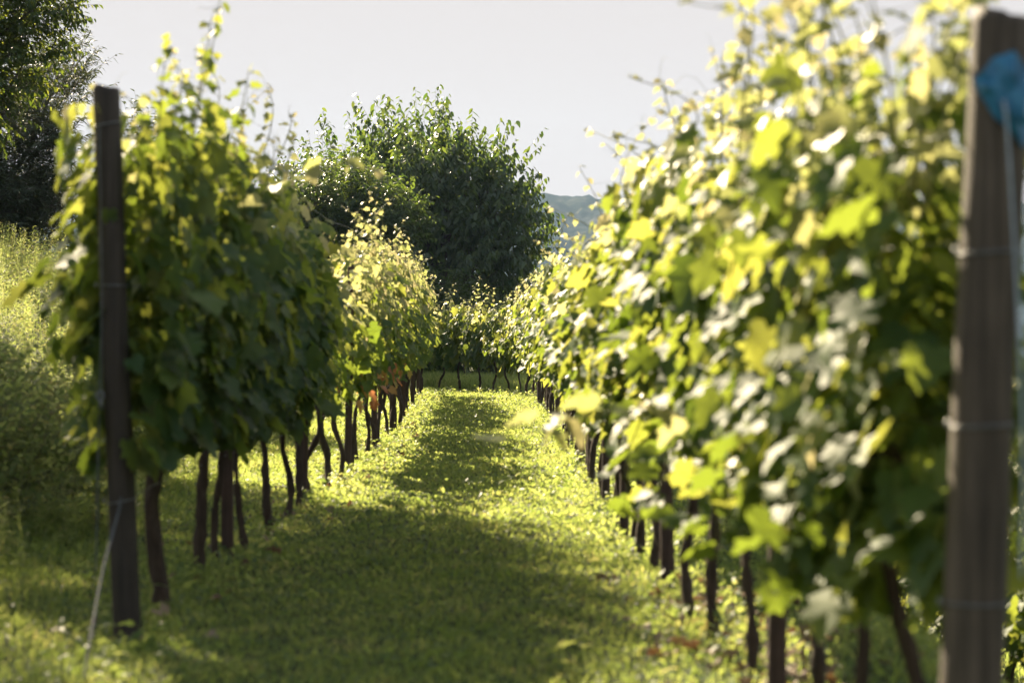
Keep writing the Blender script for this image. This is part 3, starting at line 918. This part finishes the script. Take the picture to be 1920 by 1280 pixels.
blobs = blob_cloud(r_, (0, 0, 0.75), (2.6, 0.7, 0.9), 18, 0.45) + [((x, 0.1 * x, 0.25), (0.5, 0.5, 0.4)) for x in (-2.4, -1.6, -0.8, 0.0, 0.8, 1.6, 2.4)]
make_tree('hedge_bush', 'dense dark hedge in the shade behind the rail fence', (-1.6, 46.2, float(gz(-1.6, 46.2))), blobs,
          [(0, 0, -0.3), (0.02, 0, 0.3), (0, 0, 0.6), (0, 0, 1.0)], 0.06, M_CHERRY, OVAL_LEAF, 0.11, 2300, 0.35, 10, 66, 0.5, 0.4, 0.25)

for n_, (bx, by, bw, bh, lab) in enumerate([(-2.75, 12.6, 0.55, 0.55, 'shaded leafy bush at the foot of the bank, nearest the left post'),
                                           (-3.35, 14.6, 0.65, 0.65, 'shaded leafy bush on the bank at the left picture edge'),
                                           (-2.85, 16.2, 0.5, 0.5, 'small shaded bush on the bank half hidden behind the left vines')]):
    r_ = np.random.default_rng(70 + n_)
    bl = [((r_.normal() * bw * 0.5, r_.normal() * bw * 0.5, bh * r_.uniform(0.3, 0.9)), (bw * 0.5, bw * 0.5, bh * 0.4)) for _ in range(8)]
    make_tree('wild_bush', lab, (bx, by, float(gz(bx, by))), bl, [(0, 0, -0.1), (0.02, 0, 0.15), (0, 0.02, 0.3), (0, 0, bh * 0.7)], 0.02, M_WEED, OVAL_LEAF, 0.058, 420, 0.26, 11, 80 + n_, 0.3, 0.5, 0.3, 0.002)

# ------------------------------------------------------------------ grass and weeds
def grass():
    rng = np.random.default_rng(77)
    def pts(n, x0, x1, y0, y1):
        return np.stack([rng.uniform(x0, x1, n), rng.uniform(y0, y1, n)], -1)
    A = np.concatenate([pts(62000, -2.9, 2.4, 6.2, 12), pts(115000, -2.6, 2.2, 12, 26), pts(84000, -2.4, 1.6, 26, 45.5), pts(16000, 2.0, 4.2, 8, 20), pts(50000, 1.4, 7.0, 14, 40)])
    inside = np.abs(A[:, 0]) < A[:, 1] * 0.235 + 0.4
    A = A[inside]
    er = np.abs(A[:, 0] - np.interp(A[:, 1], RIGHT_ROW[:, 1], RIGHT_ROW[:, 0]) - 0.15)
    A = A[rng.random(len(A)) > 0.5 * np.exp(-(er / 0.3) ** 2)]
    n = len(A)
    xl = np.interp(A[:, 1], LEFT_ROW[:, 1], LEFT_ROW[:, 0])
    xr = np.interp(A[:, 1], RIGHT_ROW[:, 1], RIGHT_ROW[:, 0])
    edge = np.minimum(np.abs(A[:, 0] - xl), np.abs(A[:, 0] - xr))
    patch = 0.5 + 0.5 * np.sin(A[:, 0] * 5.1 + 2 * np.sin(A[:, 1] * 1.7)) * np.sin(A[:, 1] * 3.3 + 1.3 * np.sin(A[:, 0] * 3))
    yfar = np.interp(A[:, 0], RIGHT_ROW[::-1, 0][:5], RIGHT_ROW[::-1, 1][:5])
    tall = 0.022 + 0.022 * np.exp(-(edge / 0.2) ** 2) + 0.018 * patch + 0.16 * sstep(0.1, 0.7, A[:, 1] - yfar) * (A[:, 1] > 36) + 0.05 * sstep(-1.6, -2.4, A[:, 0]) + 0.05 * sstep(1.0, 1.8, A[:, 0])
    h = tall * rng.uniform(0.5, 1.35, n)
    base = np.stack([A[:, 0], A[:, 1], gz(A[:, 0], A[:, 1]) - 0.004], -1)
    mb = MB()
    blade = rng.random(n) < 0.74
    # blades
    B = base[blade]
    k = len(B)
    hb = h[blade]
    az = rng.uniform(0, 6.283, k)
    w = rng.uniform(0.0022, 0.0045, k) * (1 + 0.03 * B[:, 1])
    side = np.stack([np.cos(az), np.sin(az), 0 * az], -1) * w[:, None]
    lean = norm(np.stack([rng.normal(size=k), rng.normal(size=k), np.zeros(k)], -1)) * (hb * rng.uniform(0.1, 0.8, k))[:, None]
    up = np.array([0, 0, 1.0])
    m1 = B + up * (hb * 0.55)[:, None] + lean * 0.35
    t1 = B + up * (hb * rng.uniform(0.75, 1.0, k))[:, None] + lean
    V = np.stack([B - side, B + side, m1 - side * 0.8, m1 + side * 0.8, t1], 1)
    F = np.array([(0, 1, 3), (0, 3, 2), (2, 3, 4)])[None] + (np.arange(k) * 5)[:, None, None]
    mb.add(V.reshape(-1, 3), F.reshape(-1, 3))
    # small clover-like leaves
    B = base[~blade]
    k = len(B)
    P = B + up * (h[~blade] * rng.uniform(0.3, 0.9, k))[:, None]
    az = rng.uniform(0, 6.283, k)
    T = np.stack([np.cos(az), np.sin(az), rng.normal(size=k) * 0.45], -1)
    NN = norm(up + rng.normal(size=(k, 3)) * 0.5)
    tm = leaf_template([(0, 0), (0.30, 0.3), (0.28, 0.75), (0, 1.0)], (0, 0.5))
    mb.add(*leaves(tm, P, T, NN, rng.uniform(0.012, 0.028, k) * (1 + 0.010 * B[:, 1]), rng, 0.2, 0.2, 0.02))
    # broad leaved herbs in tufts, most of them near the rows
    q = 1500
    hy = rng.uniform(7.5, 38, q)
    rowx = np.where(rng.random(q) < 0.5, np.interp(hy, LEFT_ROW[:, 1], LEFT_ROW[:, 0]), np.interp(hy, RIGHT_ROW[:, 1], RIGHT_ROW[:, 0]))
    hx = np.where(rng.random(q) < 0.7, rowx + rng.normal(size=q) * 0.22, rng.uniform(-1.8, 1.3, q))
    I = np.repeat(np.arange(q), 7)
    sc = np.repeat(rng.uniform(0.4, 1.0, q), 7)
    az = rng.uniform(0, 6.283, len(I))
    P = np.stack([hx[I] + 0.03 * np.cos(az), hy[I] + 0.03 * np.sin(az), gz(hx[I], hy[I]) + 0.02 + rng.uniform(0, 0.10, len(I)) * sc], -1)
    T = np.stack([np.cos(az), np.sin(az), rng.uniform(-0.1, 0.9, len(I))], -1)
    NN = norm(np.stack([-np.cos(az) * .4, -np.sin(az) * .4, np.ones(len(I))], -1) + rng.normal(size=(len(I), 3)) * 0.35)
    mb.add(*leaves(OVAL_LEAF, P, T, NN, rng.uniform(0.035, 0.07, len(I)) * sc, rng, 0.3, 0.4, 0.03))
    o = mb.build('grass', M_GRASS)
    tag(o, 'short sunlit grass and clover covering the alley between the vine rows', 'grass', kind='stuff')

grass()

def fallen_leaves():
    rng = np.random.default_rng(99)
    n = 380
    y = np.concatenate([rng.uniform(5.6, 10.5, 250), rng.uniform(8.5, 26, 130)])
    row = np.concatenate([np.interp(y[:250], RIGHT_ROW[:, 1], RIGHT_ROW[:, 0]) + 0.12, np.interp(y[250:], LEFT_ROW[:, 1], LEFT_ROW[:, 0])])
    x = row + rng.normal(size=n) * 0.2
    az = rng.uniform(0, 6.283, n)
    P = np.stack([x, y, gz(x, y) + rng.uniform(0.008, 0.035, n)], -1)
    T = np.stack([np.cos(az), np.sin(az), rng.normal(size=n) * 0.25], -1)
    NN = norm(np.array([0, 0, 1.0]) + rng.normal(size=(n, 3)) * 0.35)
    o = MB().add(*leaves(VINE_LEAF, P, T, NN, rng.uniform(0.03, 0.07, n), rng, 0.5, 0.6, 0.08)).build('fallen_leaves', M_LITTER)
    tag(o, 'dry brown fallen leaves scattered in the grass under the vine rows', 'leaf litter', kind='stuff')

fallen_leaves()

def weeds():
    rng = np.random.default_rng(88)
    mb = MB()
    n = 6000
    x = rng.uniform(-8.5, -2.15, n)
    y = rng.uniform(9.0, 36.0, n)
    keep = (x > -y * 0.235 - 1.2) & ((x < -2.5) | (y > 12.0) | (rng.random(n) < 0.5))
    x, y = x[keep], y[keep]
    n = len(x)
    z = gz(x, y)
    h = rng.uniform(0.30, 0.75, n) * (0.55 + 0.45 * sstep(-2.1, -3.0, x))
    lean = np.stack([0.10 + 0.12 * rng.normal(size=n), -0.03 + 0.12 * rng.normal(size=n), np.zeros(n)], -1)
    per = 34
    B = np.stack([x, y, z - 0.02], -1)
    T = B + lean * h[:, None] + np.array([0, 0, 1.0]) * h[:, None]
    # stems
    w = 0.003
    az = rng.uniform(0, 6.283, n)
    s = np.stack([np.cos(az), np.sin(az), 0 * az], -1) * w
    V = np.stack([B - s, B + s, T], 1)
    F = np.array([(0, 1, 2)])[None] + (np.arange(n) * 3)[:, None, None]
    mb.add(V.reshape(-1, 3), F.reshape(-1, 3))
    I = np.repeat(np.arange(n), per)
    t = np.tile(np.linspace(0.15, 1.0, per), n)
    P = B[I] + (T - B)[I] * t[:, None]
    a = np.tile(np.arange(per) * 2.4, n) + np.repeat(rng.uniform(0, 6.28, n), per)
    tip = norm(np.stack([np.cos(a), np.sin(a), 0.45 + 0.4 * t + rng.normal(size=len(I)) * 0.25], -1))
    nr = norm(np.stack([-np.cos(a) * .4, -np.sin(a) * .4, np.full(len(I), 1.0)], -1) + rng.normal(size=(len(I), 3)) * 0.3)
    sz = rng.uniform(0.045, 0.085, len(I)) * (1.1 - 0.55 * t)
    mb.add(*leaves(NARROW_LEAF, P, tip, nr, sz, rng, 0.3, 0.5, 0.01))
    o = mb.build('weeds', M_WEED)
    tag(o, 'tall pale green weeds covering the bank left of the left row', 'weeds', kind='stuff')

weeds()

# ------------------------------------------------------------------ evening haze
def haze():
    m, N, L, out = new_mat('evening_air')
    v = N.new('ShaderNodeVolumePrincipled')
    v.inputs['Color'].default_value = (0.46, 0.66, 1.0, 1)
    v.inputs['Density'].default_value = 0.00014
    v.inputs['Anisotropy'].default_value = 0.2
    L.new(v.outputs[0], out.inputs['Volume'])
    X0, X1, Y0, Y1, Z0, Z1 = -1600, 1600, -60, 1310, -95, 110
    V = [(x, y, z) for x in (X0, X1) for y in (Y0, Y1) for z in (Z0, Z1)]
    Q = [(0, 1, 3, 2), (4, 6, 7, 5), (0, 4, 5, 1), (2, 3, 7, 6), (0, 2, 6, 4), (1, 5, 7, 3)]
    F = []
    for q in Q:
        F += [(q[0], q[1], q[2]), (q[0], q[2], q[3])]
    o = MB().add(V, F).build('haze', m, smooth=False)
    o['kind'] = 'stuff'
    o['label'] = 'thin bluish evening haze over the vineyard and hills'
    o['category'] = 'haze'

haze()
